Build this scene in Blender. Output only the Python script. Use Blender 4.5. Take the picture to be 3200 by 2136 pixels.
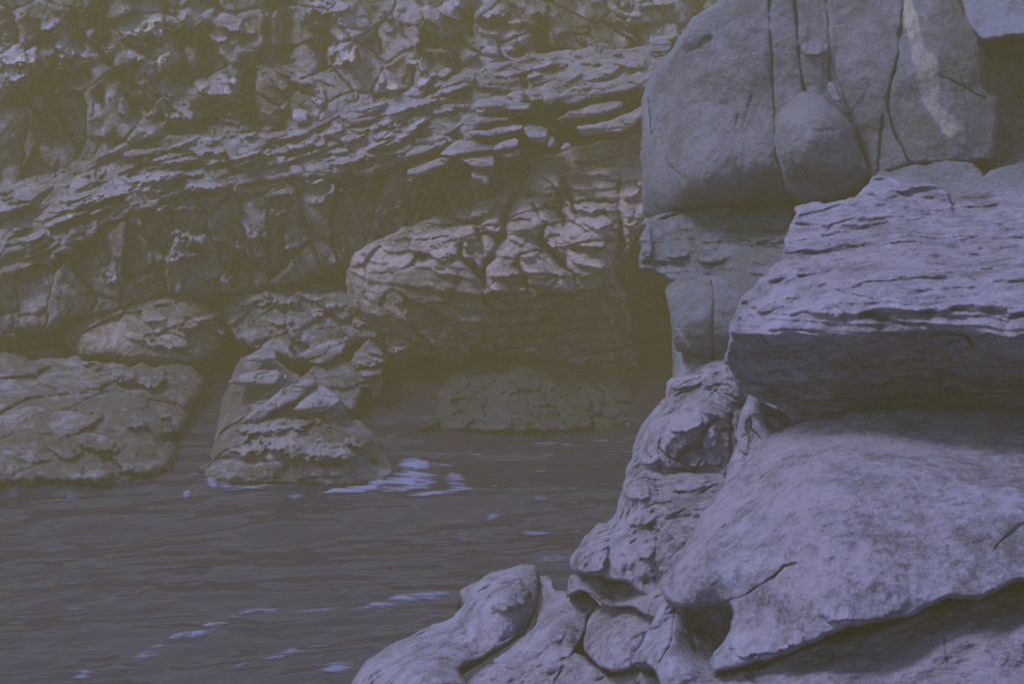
import bpy, math, random
import numpy as np
C = bpy.context.scene
D = bpy.data
for o in list(D.objects): D.objects.remove(o)
R = math.radians
# ------------------------------------------------------------ camera
H, PITCH = 12.0, 13.0
cam = D.objects.new('camera', D.cameras.new('camera'))
C.collection.objects.link(cam); C.camera = cam
cam.data.lens = 70; cam.data.sensor_width = 36; cam.data.clip_end = 2000
cam.location = (0, 0, H); cam.rotation_euler = (R(90-PITCH), 0, 0)
# ------------------------------------------------------------ sky, sun, exposure
SUN_EL, SUN_AZ = 58.0, -102.0      # azimuth from +Y towards +X
w = D.worlds.new('World'); C.world = w; w.use_nodes = True
nt = w.node_tree; bg = nt.nodes['Background']
sky = nt.nodes.new('ShaderNodeTexSky'); sky.sky_type = 'NISHITA'; sky.sun_disc = False
sky.sun_elevation = R(SUN_EL); sky.sun_rotation = R(SUN_AZ); sky.air_density = 1.0; sky.dust_density = 1.5
nt.links.new(sky.outputs[0], bg.inputs[0]); bg.inputs[1].default_value = 0.15
sd_ = D.lights.new('sun', 'SUN'); sd_.energy = 2.0; sd_.angle = R(16); sd_.color = (1.0, .95, .9)
sun = D.objects.new('sun', sd_); C.collection.objects.link(sun)
sun.rotation_euler = (R(90-SUN_EL), 0, R(180-SUN_AZ)); sun.location = (-20, 0, 40)
C.view_settings.view_transform = 'Standard'; C.view_settings.look = 'None'
C.view_settings.gamma = 1; C.view_settings.exposure = 0.07
VEIL_D, VEIL_C = 0.0055, (1.0, .80, .36)
# ------------------------------------------------------------ projection: photo pixel (3200x2136) + distance -> point
TX = 18/70/1600.0
cp, sp = math.cos(R(PITCH)), math.sin(R(PITCH))
def ray(px, py):
    u = (px-1600)*TX; v = (1068-py)*TX
    ry = cp + v*sp
    return u/ry, (-sp + v*cp)/ry          # per unit of Y
def unproj(px, py, Y):
    a, b = ray(px, py)
    return np.stack([a*Y, Y*np.ones_like(a), H + b*Y], -1)
def water_Y(py): return -H/ray(1600, py)[1]
# ------------------------------------------------------------ noise in numpy
def _h(ix, iy, iz, s):
    n = (ix.astype(np.int64)*374761393 + iy.astype(np.int64)*668265263 + iz.astype(np.int64)*2147483647 + s*1274126177) & 0xffffffff
    n = ((n ^ (n >> 13))*1274126177) & 0xffffffff
    n = ((n ^ (n >> 16))*2246822519) & 0xffffffff
    return ((n ^ (n >> 15)) & 0xffffff)/float(0xffffff)
def vnoise(P, s=0):
    I = np.floor(P).astype(np.int64); F = P-I; F = F*F*F*(F*(F*6-15)+10)
    r = 0
    for dx in (0, 1):
        wx = F[:, 0] if dx else 1-F[:, 0]
        for dy in (0, 1):
            wy = F[:, 1] if dy else 1-F[:, 1]
            for dz in (0, 1):
                wz = F[:, 2] if dz else 1-F[:, 2]
                r = r + wx*wy*wz*_h(I[:, 0]+dx, I[:, 1]+dy, I[:, 2]+dz, s)
    return r*2-1
def fbm(P, s=0, o=4, ridged=False):
    r = np.zeros(len(P)); a = 1; t = 0
    for i in range(o):
        n = vnoise(P*(2.03**i)+i*17.3, s+i)
        r += a*((1-2*np.abs(n)) if ridged else n); t += a; a *= .52
    return r/t
def facets(P, s=0, tilt=1.0, jag=.9):
    """broken-rock relief: every Voronoi cell is its own tilted plane; returns height, cell id, edge distance"""
    I = np.floor(P).astype(np.int64)
    best = np.full(len(P), 9e9); sec = best.copy(); val = np.zeros(len(P)); cid = val.copy()
    for dx in (-1, 0, 1):
        for dy in (-1, 0, 1):
            for dz in (-1, 0, 1):
                J = I + np.array([dx, dy, dz])
                h = [_h(J[:, 0], J[:, 1], J[:, 2], s+k) for k in range(7)]
                c = J + .5 + jag*(np.stack(h[:3], -1)-.5)
                d = P-c; dd = (d*d).sum(1)
                v = (h[3]-.5) + tilt*(d[:, 0]*(h[4]-.5)*2 + d[:, 2]*(h[5]-.5)*2)
                m = dd < best
                sec = np.where(m, best, np.minimum(sec, dd))
                best = np.where(m, dd, best); val = np.where(m, v, val); cid = np.where(m, h[6], cid)
    return val, cid, np.sqrt(sec)-np.sqrt(best)
def chisel(P, f, s=0):
    """planar fracture faces meeting in straight creases: triangle waves in random directions"""
    r_ = np.random.RandomState(s % 9999); out = np.zeros(len(P)); t = 0
    W = P + .22/f*np.stack([fbm(P*f*.5, s+1, 2), fbm(P*f*.5, s+2, 2), fbm(P*f*.5, s+3, 2)], -1)
    for k in range(6):
        d = r_.normal(size=3); d /= np.linalg.norm(d); ff = f*r_.uniform(.5, 1.7); x = (W@d)*ff+r_.uniform(0, 9)+.5*fbm(P*f*.3, s+20+k, 2)
        a = 1/ff*f; out += a*np.abs((x % 1)*2-1); t += a
    return out/t*2-1
def ss(a, b, x):
    t = np.clip((x-a)/(b-a), 0, 1); return t*t*(3-2*t)
# ------------------------------------------------------------ 2D helpers
def rough_outline(pts, amp, seed, step=9, k_=.45):
    pts = np.array(pts, float); out = []
    n = len(pts)
    for i in range(n):
        p0, p1, p2, p3 = pts[i-1], pts[i], pts[(i+1) % n], pts[(i+2) % n]
        L = np.linalg.norm(p2-p1); k = max(1, int(L/step))
        for j in range(k):
            t = j/k
            lin = p1+(p2-p1)*t
            cr = .5*((2*p1)+(-p0+p2)*t+(2*p0-5*p1+4*p2-p3)*t*t+(-p0+3*p1-3*p2+p3)*t**3)
            out.append(lin*(1-k_)+cr*k_)
    out = np.array(out); q = np.concatenate([out/34.0, np.full((len(out), 1), seed*3.7)], 1)
    q2 = np.concatenate([out/13.0, np.full((len(out), 1), seed*1.7+9)], 1)
    out[:, 0] += amp*(vnoise(q, 1)+.5*vnoise(q2, 4)); out[:, 1] += amp*(vnoise(q, 2)+.5*vnoise(q2, 5))
    return out
def seg_dist(G, poly, closed=True):
    A = poly; B = np.roll(poly, -1, 0) if closed else poly[1:]
    if not closed: A = poly[:-1]
    best = np.full(len(G), 9e9); near = np.zeros_like(G); inside = np.zeros(len(G), bool)
    for a, b in zip(A, B):
        d = b-a; L = (d*d).sum()+1e-9
        t = np.clip(((G-a)@d)/L, 0, 1); q = a+t[:, None]*d
        dd = ((G-q)**2).sum(1); m = dd < best
        best = np.where(m, dd, best); near[m] = q[m]
        if closed:
            c = (a[1] > G[:, 1]) != (b[1] > G[:, 1])
            if c.any():
                x = a[0]+(G[:, 1]-a[1])/(d[1] if d[1] else 1e-9)*d[0]
                inside ^= c & (G[:, 0] < x)
    return np.sqrt(best), near, inside
def in_poly(G, poly):
    inside = np.zeros(len(G), bool); poly = np.array(poly, float)
    for a, b in zip(poly, np.roll(poly, -1, 0)):
        c = (a[1] > G[:, 1]) != (b[1] > G[:, 1])
        x = a[0]+(G[:, 1]-a[1])/((b[1]-a[1]) or 1e-9)*(b[0]-a[0])
        inside ^= c & (G[:, 0] < x)
    return inside
def tps(ctrl, G, smooth=1e-3):
    c = np.array(ctrl, float); X = c[:, :2]/1000; Yv = c[:, 2]; n = len(X)
    if n < 3: return np.full(len(G), Yv.mean())
    U = lambda r2: np.where(r2 > 0, .5*r2*np.log(r2+1e-12), 0)
    K = U(((X[:, None]-X[None])**2).sum(-1)) + smooth*np.eye(n)
    P = np.concatenate([np.ones((n, 1)), X], 1)
    M = np.block([[K, P], [P.T, np.zeros((3, 3))]])
    s = np.linalg.lstsq(M, np.concatenate([Yv, np.zeros(3)]), rcond=None)[0]
    g = G/1000; out = s[n]+g@s[n+1:]
    for i in range(n): out = out+s[i]*U(((g-X[i])**2).sum(1))
    return np.clip(out, Yv.min()-1.5, Yv.max()+1.5)
# ------------------------------------------------------------ materials
def rock_mat(name, dark, pale, warm, bump=.5, scale=1.0, rough=.85, wet=0.0, mott=2.9):
    m = D.materials.new(name); m.use_nodes = True; n = m.node_tree; L = n.links.new
    b = n.nodes['Principled BSDF']; N = n.nodes.new
    geo = N('ShaderNodeNewGeometry'); at = N('ShaderNodeAttribute'); at.attribute_name = 'tone'
    def noise(sc, det=6, ro=.6, dist=0.0):
        t = N('ShaderNodeTexNoise'); t.inputs['Scale'].default_value = sc*scale; t.inputs['Detail'].default_value = det
        t.inputs['Roughness'].default_value = ro; t.inputs['Distortion'].default_value = dist
        L(geo.outputs['Position'], t.inputs['Vector']); return t.outputs['Fac']
    def math_(op, a, b_, cl=False):
        q = N('ShaderNodeMath'); q.operation = op; q.use_clamp = cl
        for k, v in ((0, a), (1, b_)):
            if isinstance(v, (int, float)): q.inputs[k].default_value = v
            else: L(v, q.inputs[k])
        return q.outputs[0]
    def mix(f, a, b_):
        q = N('ShaderNodeMix'); q.data_type = 'RGBA'; L(f, q.inputs[0])
        for k, v in ((6, a), (7, b_)):
            if isinstance(v, tuple): q.inputs[k].default_value = v+(1,)
            else: L(v, q.inputs[k])
        return q.outputs[2]
    n1 = noise(.9, 8, .68, .6); n2 = noise(4.5, 8, .7, .3); n3 = noise(.35, 3)
    f = math_('ADD', math_('MULTIPLY', math_('SUBTRACT', n1, .5), mott), math_('MULTIPLY', math_('SUBTRACT', n2, .5), mott*.9))
    f = math_('ADD', f, math_('MULTIPLY', math_('SUBTRACT', noise(15, 4, .7), .5), 1.6))
    f = math_('ADD', f, at.outputs['Fac'], True)
    col = mix(f, dark, pale)
    wf = math_('MULTIPLY', math_('SUBTRACT', n3, .44, True), 4.0, True)
    col = mix(math_('MULTIPLY', wf, f), col, warm)
    qz = math_('MULTIPLY', math_('SUBTRACT', math_('ADD', at.outputs['Fac'], math_('MULTIPLY', math_('SUBTRACT', n2, .5), 1.2)), 1.0, True), 2.2, True)
    col = mix(qz, col, (.36, .355, .43))
    # small dark pits and pale crystals
    n5 = noise(17, 4, .75)
    sp_ = math_('MULTIPLY', math_('SUBTRACT', n5, .63, True), 9, True)
    col = mix(math_('MULTIPLY', sp_, .45), col, tuple(c*.45 for c in dark))
    L(col, b.inputs['Base Color'])
    if wet:
        L(math_('SUBTRACT', rough, math_('MULTIPLY', n2, wet)), b.inputs['Roughness'])
    else: b.inputs['Roughness'].default_value = rough
    b.inputs['Specular IOR Level'].default_value = .3
    h = math_('ADD', math_('MULTIPLY', noise(5.0, 9, .75, .3), 1.0), math_('MULTIPLY', n5, .4))
    bu = N('ShaderNodeBump'); bu.inputs['Strength'].default_value = bump; bu.inputs['Distance'].default_value = .13/scale
    L(h, bu.inputs['Height']); L(bu.outputs[0], b.inputs['Normal'])
    return m
M = {
 'near': rock_mat('blue_grey_rock', (.095,.10,.17), (.275,.28,.53), (.27,.235,.42), .9, 1.6),
 'wall': rock_mat('smooth_wall_rock', (.085,.10,.165), (.165,.185,.35), (.17,.17,.28), .8, 1.0),
 'pale': rock_mat('pale_pink_rock', (.07,.063,.095), (.285,.245,.40), (.29,.235,.36), .6, .8),
 'far':  rock_mat('far_cliff_rock', (.062,.058,.080), (.25,.25,.50), (.18,.155,.22), .6, .5),
 'ledge':rock_mat('ledge_rock', (.058,.055,.085), (.22,.23,.44), (.18,.165,.25), .6, .7),
 'cave_shade': rock_mat('cave_shade_rock', (.012,.012,.022), (.045,.05,.12), (.03,.028,.05), .6, .8, .6, .35),  # near-black colour paints the cave's shade onto wet rock
 'wet':  rock_mat('wet_rock', (.05,.05,.08), (.16,.17,.34), (.12,.11,.2), .7, .8, .6, .45),
}
# ------------------------------------------------------------ mesh objects
def tag(o, label=None, cat=None, group=None, kind=None):
    if label: o['label'] = label
    if cat: o['category'] = cat
    if group: o['group'] = group
    if kind or label: o['kind'] = kind or 'thing'
    return o
def mesh_obj(name, V, F, mat, tone=None, smooth=True):
    me = D.meshes.new(name); me.from_pydata([], [], [])
    V = np.asarray(V, np.float32)
    me.vertices.add(len(V)); me.vertices.foreach_set('co', V.ravel())
    if isinstance(F, np.ndarray): F = [F]
    tot = np.concatenate([np.full(len(f), f.shape[1]) for f in F]); fl = np.concatenate([f.ravel() for f in F])
    me.loops.add(int(tot.sum())); me.loops.foreach_set('vertex_index', fl.astype(np.int32))
    me.polygons.add(len(tot)); st = np.concatenate([[0], np.cumsum(tot)[:-1]])
    me.polygons.foreach_set('loop_start', st.astype(np.int32)); me.polygons.foreach_set('loop_total', tot.astype(np.int32))
    me.polygons.foreach_set('use_smooth', np.full(len(tot), smooth))
    me.update(calc_edges=True); me.validate()
    a = me.attributes.new('tone', 'FLOAT', 'POINT')
    if tone is None: tone = np.full(len(V), .5)
    a.data.foreach_set('value', np.asarray(tone, np.float32))
    me.materials.append(M[mat] if isinstance(mat, str) else mat)
    o = D.objects.new(name, me); C.collection.objects.link(o); return o
SEED = [0]
def rock(name, outline, ctrl, mat='near', thick=2.0, edge=(26, .5), rough=5, step=4.0, noise=(.10, .9), fine=(.02, 5),
         facet=None, facet2=None, strata=None, cracks=(), patches=(), tones=(), tone=.5, tide=None,
         label=None, cat='rock', group=None, kind=None, bulge=0.0, chis=None, columns=0):
    """A solid rock. outline: silhouette; ctrl: (px,py,distance); facet: (amp,(sx,sy,sz)); strata: [(normal,wavelength,amp)]"""
    SEED[0] += 1; seed = SEED[0]
    ol = rough_outline(outline, rough, seed, 9, .05 if rough == 3.5 else .45)
    x0, y0 = ol.min(0)-step; x1, y1 = ol.max(0)+step
    xs = np.arange(x0, x1+step, step); ys = np.arange(y0, y1+step, step)
    gx, gy = np.meshgrid(xs, ys); G = np.stack([gx.ravel(), gy.ravel()], 1)
    dist, near, ins = seg_dist(G, ol); sd = np.where(ins, dist, -dist)
    keep = sd > -step*.8
    snapm = keep & (sd < step*.25); G2 = G.copy(); G2[snapm] = near[snapm]; sdc = np.where(snapm, 0, sd)
    nx, ny = len(xs), len(ys); idx = np.arange(nx*ny).reshape(ny, nx)
    q = np.stack([idx[:-1, :-1], idx[1:, :-1], idx[1:, 1:], idx[:-1, 1:]], -1).reshape(-1, 4)
    q = q[keep[q].all(1) & (sdc[q] > 0).any(1)]
    used = np.unique(q); rm = np.full(nx*ny, -1); rm[used] = np.arange(len(used)); q = rm[q]
    G = G2[used]; sd = sdc[used]
    Y = tps(ctrl, G)
    if mat in ('near', 'wall'): edge = (edge[0]*.62, edge[1]*.75)
    t = np.clip(sd/edge[0], 0, 1); Y = Y+edge[1]*(1-np.sqrt(np.clip(1-(1-t)**2, 0, 1)))
    if bulge:
        r = max(sd.max(), 1); tb = np.clip(sd/r, 0, 1); Y = Y-bulge*np.sqrt(1-(1-tb)**2)
    P = unproj(G[:, 0], G[:, 1], Y); W = P + .25*np.stack([fbm(P*.8, 50), fbm(P*.8, 60), fbm(P*.8, 70)], -1)
    inner = ss(0, edge[0]*.8, sd)*.8+.2
    dsp = np.zeros(len(G)); tn = np.full(len(G), float(tone))
    if noise: dsp += noise[0]*(.6 if mat == 'near' else 1)*fbm(P*noise[1], seed*7, 5)
    if fine: dsp += fine[0]*fbm(P*fine[1], seed*5+3, 3, True)
    if mat in ('near', 'wall'):
        near_k = .18 if mat == 'near' else .12
        dsp += (.075 if mat == 'near' else .03)*fbm(P*2.3+4, seed+5, 4)*ss(-.5, .5, fbm(P*.6, seed+6, 2)) - (.05 if mat == 'near' else .015)*np.clip(fbm(P*1.7, seed+8, 4, True)-.15, 0, 1)
        ca = chis if chis is not None else ((.26, .9) if mat == 'near' else (.12, .6))
        dsp += ca[0]*chisel(P, ca[1], seed*3) + ca[0]*.36*chisel(P, ca[1]*3.1, seed*3+1) + ca[0]*.10*chisel(P, ca[1]*9, seed*3+2)
        dsp += (.028 if mat == 'near' else .014)*fbm(P*7, seed+61, 4)
    else:
        near_k = 1.0
        dsp += .22*chisel(P, .55, seed*3) + .05*chisel(P, 1.7, seed*3+1)
    for k, fa in enumerate((facet, facet2)):
        if fa:
            v, cid, ed = facets(W/np.array(fa[1]), seed*11+k*31, *(fa[2:] or ()))
            dsp += near_k*fa[0]*v*inner - fa[0]*(.3 if mat not in ('near', 'wall') else .02)*(1-ss(0, .09, ed)); tn += (cid-.5)*.22
    if columns:                              # vertical ribs stand out and get paler, gullies get darker
        cl = fbm(P*np.array([.62, .3, .11])+3, seed+71, 3); dsp += 1.5*columns*cl; tn += columns*1.3*cl
    if strata:
        for nrm, lam, amp in strata:
            nrm = np.array(nrm, float); nrm /= np.linalg.norm(nrm)
            s = (P@nrm)/lam + .55*fbm(P*.5/max(lam, .3), seed+91, 3)+.12*fbm(P*3, seed+12, 2)
            fr = s-np.floor(s); la = _h(np.floor(s), np.floor(s)*0+seed, np.floor(P[:, 0]/(lam*9)+fbm(P*.7, 8, 2)), 5)
            saw = np.where(fr < .14, fr/.14, 1-(fr-.14)/.86)
            dsp += amp*(.35+la)*saw*inner*(.6+.8*ss(-.3, .4, fbm(P*.9, seed+44, 2)))
            tn += (la-.5)*.12
    if patches:
        jk = {'near': .3, 'wall': .4, 'pale': .45}.get(mat, .85); gs = 2.2 if mat in ('near', 'wall', 'pale') else 1.5
        gq = np.stack([G[:, 0]/26/gs, G[:, 1]/20/gs, G[:, 0]*0+.5], -1); gq = gq+.25*np.stack([vnoise(gq, 1), vnoise(gq, 2), gq[:, 2]*0], -1)
        _, cj1, _ = facets(gq*np.array([1, 1, 0])+np.array([0, 0, .5]), seed+5, 0); _, cj2, _ = facets(gq*np.array([1, 1, 0])*1.7+np.array([9, 4, .5]), seed+6, 0)
    for pa in patches:                        # a slab standing out of the face: sloping top, undercut below
        cx, cy, pw, ph, ang, pr = pa[:6]; dt = pa[6] if len(pa) > 6 else .3
        a = R(ang); ca, sa = math.cos(a), math.sin(a)
        dx, dy = G[:, 0]-cx, G[:, 1]-cy
        m0 = (np.abs(dx) < pw+ph+10) & (np.abs(dy) < pw+ph+10)
        if not m0.any(): continue
        u = (dx*ca-dy*sa)[m0]/(pw/2); v = (dx*sa+dy*ca)[m0]/(ph/2)
        q3 = np.stack([G[m0, 0]/24, G[m0, 1]/24, np.full(m0.sum(), cx*.1)], -1)
        u = u+.15*vnoise(q3, 3)+jk*(.6*(cj1[m0]-.5)+.3*(cj2[m0]-.5)); v = v+.18*vnoise(q3+9, 6)+jk*(.6*(cj2[m0]-.5)+.5*(cj1[m0]-.5))+.35*u*math.sin(cx)
        e = np.abs(u)**2.2+np.abs(v)**3.2
        mk = 1-ss(.6 if jk < .5 else .85, 1.0, e)
        dsp[m0] += pr*mk*np.clip(.5+.5*v, 0, 1.1); tn[m0] += dt*mk
    for ck in cracks:
        pl = np.array(ck[0], float); wd, dp = ck[1], ck[2]
        dd, _, _ = seg_dist(G + (2.6 if mat in ('near', 'wall') else 6)*np.stack([vnoise(np.stack([G[:,0]/22, G[:,1]/22, G[:,0]*0+2], -1), 2), vnoise(np.stack([G[:,0]/22, G[:,1]/22, G[:,0]*0+5], -1), 3)], -1), pl, False)
        wv = wd*(.62 if mat in ('near', 'wall') else 1)*(.7+.7*vnoise(np.stack([G[:, 0]/60, G[:, 1]/60, G[:, 0]*0+seed], -1), 9))
        dsp -= dp*(.6 if mat in ('near', 'wall') else 1.3)*ss(-.75, .2, fbm(np.stack([G[:, 0]/70, G[:, 1]/70, G[:, 0]*0+seed+3], -1), 4, 2))*(.75*np.exp(-(dd/np.maximum(wv, 1.5))**2)+.25*np.exp(-dd/np.maximum(wv*3, 4)))
    for po, val, soft in tones:
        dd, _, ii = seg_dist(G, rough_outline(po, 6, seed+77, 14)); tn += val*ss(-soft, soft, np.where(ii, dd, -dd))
    if tide:                                  # wet, algae-dark band up to the high-water mark
        tn -= tide[1]*(1-ss(tide[0]-.35, tide[0]+.35, P[:, 2]+.25*fbm(P*.8, 33, 3)))
    Y = np.maximum(Y-dsp, 4); P = unproj(G[:, 0], G[:, 1], Y)
    # back of the rock: rings closing behind it
    e = np.concatenate([q[:, [0, 1]], q[:, [1, 2]], q[:, [2, 3]], q[:, [3, 0]]]); key = np.sort(e, 1)
    _, inv, cnt = np.unique(key[:, 0]*len(G)+key[:, 1], return_inverse=True, return_counts=True)
    be = e[cnt[inv] == 1]; bv = np.unique(be); bi = np.full(len(G), -1); bi[bv] = np.arange(len(bv))
    cen = P[bv].mean(0); cam_ = np.array([0, 0, H]); d = (cen-cam_)/np.linalg.norm(cen-cam_)
    ex = .15*fbm(P[bv]*2, 5, 3)
    V = [P]; base = len(P); prev = bv; F = [q]
    tns = [tn]
    for fr_, sh in ((.3, .97), (.75, .86), (1.0, .55)):
        ringc = cen+d*thick*fr_
        rp = cen+(P[bv]-cen)*sh+d*thick*fr_*(1+ex[:, None])
        rp[:, 1] = np.maximum(rp[:, 1], 3)
        V.append(rp); tns.append(tn[bv]); cur = base+np.arange(len(bv)); base += len(bv)
        pi = prev[bi[be]] if prev is not bv else be
        F.append(np.stack([pi[:, 1], pi[:, 0], cur[bi[be[:, 0]]], cur[bi[be[:, 1]]]], -1)); prev = cur
    V.append((cen+d*thick*1.02)[None]); tns.append([.5])
    Fl = np.concatenate(F); tri = np.stack([prev[bi[be[:, 1]]], prev[bi[be[:, 0]]], np.full(len(be), base)], -1)
    V = np.concatenate(V)
    FL = [Fl, tri]
    o = mesh_obj(name, V-cen, FL, mat, np.concatenate(tns)); o.location = cen
    return tag(o, label, None if kind else cat, group, kind)
rng = random.Random(5)
# ============================================================ THE PLACE
# ---- water: one sheet with swell and ripples, dark and glossy
def wave(x, y):
    P = np.stack([x, y, x*0], -1)
    a = R(12); X = x*math.cos(a)+y*math.sin(a); Z = -x*math.sin(a)+y*math.cos(a)
    q = np.stack([X*.35, Z*1.1, x*0], -1)
    return .17*fbm(q*.8, 3, 3)+.04*fbm(q*np.array([1.6, 2.8, 1]), 9, 4, True)*ss(-.5, .3, fbm(P*.22, 31, 2))+.015*fbm(P*4, 5, 3)
xs = np.concatenate([np.arange(-60, -15, 1.0), np.arange(-15, 9, .06), np.arange(9, 60, 1.0)])
ys = np.concatenate([np.arange(10, 26, .5), np.arange(26, 50, .075), np.arange(50, 60, .5)])
gx, gy = np.meshgrid(xs, ys); gx = gx.ravel(); gy = gy.ravel()
idx = np.arange(len(xs)*len(ys)).reshape(len(ys), len(xs))
q = np.stack([idx[:-1, :-1], idx[:-1, 1:], idx[1:, 1:], idx[1:, :-1]], -1).reshape(-1, 4)
mw = D.materials.new('sea_water'); mw.use_nodes = True
b = mw.node_tree.nodes['Principled BSDF']; b.inputs['Base Color'].default_value = (.020, .018, .055, 1)
b.inputs['Roughness'].default_value = .12; b.inputs['IOR'].default_value = 1.33
n = mw.node_tree; t = n.nodes.new('ShaderNodeTexNoise'); g = n.nodes.new('ShaderNodeNewGeometry'); mp = n.nodes.new('ShaderNodeMapping')
mp.inputs['Rotation'].default_value = (0, 0, R(-12)); mp.inputs['Scale'].default_value = (.8, 2.0, 1)
n.links.new(g.outputs['Position'], mp.inputs[0]); n.links.new(mp.outputs[0], t.inputs['Vector'])
t.inputs['Scale'].default_value = 1.6; t.inputs['Detail'].default_value = 6
bu = n.nodes.new('ShaderNodeBump'); bu.inputs['Strength'].default_value = .15; bu.inputs['Distance'].default_value = .12
n.links.new(t.outputs['Fac'], bu.inputs['Height']); n.links.new(bu.outputs[0], b.inputs['Normal'])
tag(mesh_obj('sea_water', np.stack([gx, gy, wave(gx, gy)], -1), q, mw), kind='structure')
msb = rock_mat('seabed_rock', (.05, .05, .05), (.12, .12, .15), (.1, .09, .09))
tag(mesh_obj('seabed', [(-70, -4, -3), (70, -4, -3), (70, 80, -3), (-70, 80, -3)], np.array([[0, 1, 2, 3]]), msb), kind='structure')
# ---- foam: real lacy sheets lying on the water
mf = D.materials.new('sea_foam'); mf.use_nodes = True
b = mf.node_tree.nodes['Principled BSDF']; at = mf.node_tree.nodes.new('ShaderNodeAttribute'); at.attribute_name = 'tone'; mf.node_tree.links.new(at.outputs['Fac'], b.inputs['Alpha']); b.inputs['Base Color'].default_value = (.15, .18, .46, 1); b.inputs['Roughness'].default_value = .7
def foam(name, blobs, label, thr=.5, sx=1.0):
    """blobs: (px,py,halfwidth px,halfheight px,angle,strength)"""
    bl = np.array([c[:4] for c in blobs]); 
    x0, x1 = (bl[:, 0]-bl[:, 2]*1.5).min(), (bl[:, 0]+bl[:, 2]*1.5).max(); y0, y1 = (bl[:, 1]-bl[:, 3]*2-bl[:, 2]*.2).min(), (bl[:, 1]+bl[:, 3]*2+bl[:, 2]*.2).max()
    Ya, Yb = water_Y(y1), water_Y(y0)
    X0 = unproj(np.array([x0]), np.array([y0]), Yb)[0, 0]; X1 = unproj(np.array([x1]), np.array([y0]), Yb)[0, 0]
    if x0 < 1600: X0 = min(X0, unproj(np.array([x0]), np.array([y1]), Ya)[0, 0])
    st = .028
    xs = np.arange(X0, X1, st); ys = np.arange(Ya, Yb, st*1.6); gx, gy = np.meshgrid(xs, ys); gx = gx.ravel(); gy = gy.ravel()
    # back to photo pixels
    wy = gy; t_ = (-H/wy); vv = (t_*cp+sp)/(cp-t_*sp); py = 1068-vv/TX; px = 1600+gx/wy*(cp+vv*sp)/TX
    mk = np.zeros(len(gx))
    for cx, cy, hw, hh, an, s_ in blobs:
        a = R(an); dx, dy = px-cx, py-cy; u = (dx*math.cos(a)-dy*math.sin(a))/hw; v = (dx*math.sin(a)+dy*math.cos(a))/hh
        mk = np.maximum(mk, s_*(1-(u*u+v*v)))
    nz = np.stack([gx*.85*sx, gy*2.6, gx*0], -1)
    f = mk + .6*fbm(nz*1.6, 4, 5)-.9*np.abs(fbm(nz*1.5+5, 14, 4))+.3*fbm(nz*np.array([2.5, 9, 1]), 24, 3)
    on = f > thr
    idx = np.arange(len(gx)).reshape(len(ys), len(xs))
    q = np.stack([idx[:-1, :-1], idx[:-1, 1:], idx[1:, 1:], idx[1:, :-1]], -1).reshape(-1, 4)
    q = q[on[q].sum(1) >= 3]; used = np.unique(q); rm = np.full(len(gx), -1); rm[used] = np.arange(len(used)); q = rm[q]
    z = wave(gx, gy)+.012+.05*np.clip(f-thr, 0, 1)+.02*fbm(nz*6, 2, 3)*np.clip(f-thr, 0, .3)
    V = np.stack([gx, gy, z], -1)[used]
    al = (ss(thr, thr+.6, f)*(.35+.65*ss(-.3, .4, fbm(nz*3.1, 77, 4, True))))[used]
    return tag(mesh_obj(name, V, q, mf, np.clip(al, 0, .92)), label, None, None, 'stuff')
foam('sea_foam', [(1270, 1505, 130, 48, 8, 1.1), (1290, 1455, 60, 45, 0, .9), (1430, 1505, 60, 45, -30, .8), (1370, 1552, 140, 14, 8, .95), (1100, 1545, 120, 14, 6, 1.0), (1400, 1420, 60, 14, -20, .5), (1160, 1530, 130, 10, 12, 1.2)], 'bright wash of white foam off the right foot of the pyramid shaped rock in the water', .12)
foam('sea_foam', [(760, 1520, 170, 20, -4, .7), (665, 1515, 25, 25, 20, .9), (585, 1545, 20, 14, 0, .9), (610, 1480, 30, 30, 40, .5), (900, 1560, 80, 10, 0, .55), (400, 1505, 170, 14, 0, .38)], 'thin broken line of foam along the left foot of the pyramid shaped rock', .12)
foam('sea_foam', [(1450, 1672, 110, 10, 3, .6), (1660, 1650, 120, 10, 4, .55), (1550, 1600, 40, 14, 20, .5), (1520, 1720, 150, 10, 3, .5), (1700, 1560, 60, 10, 0, .3), (1900, 1378, 90, 7, -3, .5), (1690, 1382, 140, 8, -5, .38), (1310, 1300, 60, 10, -10, .45), (1400, 1320, 130, 9, -12, .5), (1230, 1362, 40, 9, 0, .6)], 'small drifting foam flecks on the calm middle water of the cove', .1)
foam('sea_foam', [(1330, 1860, 130, 18, 6, .6), (1200, 1890, 140, 12, 8, .55), (950, 1905, 180, 12, 3, .5), (780, 1905, 90, 18, 4, .5), (700, 1950, 160, 20, 24, .55), (520, 2010, 170, 14, 22, .5), (430, 2060, 120, 14, 14, .5), (870, 2050, 130, 18, 6, .55), (760, 2075, 90, 10, 20, .5), (1000, 2020, 60, 9, 2, .6), (1080, 2085, 90, 22, 12, .5), (160, 2050, 100, 10, 0, .35), (250, 2110, 90, 10, 10, .4)], 'streaky foam lines on the near water beside the foreground rocks', .14)

HZ = (-.02, 0, 1)
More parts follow.
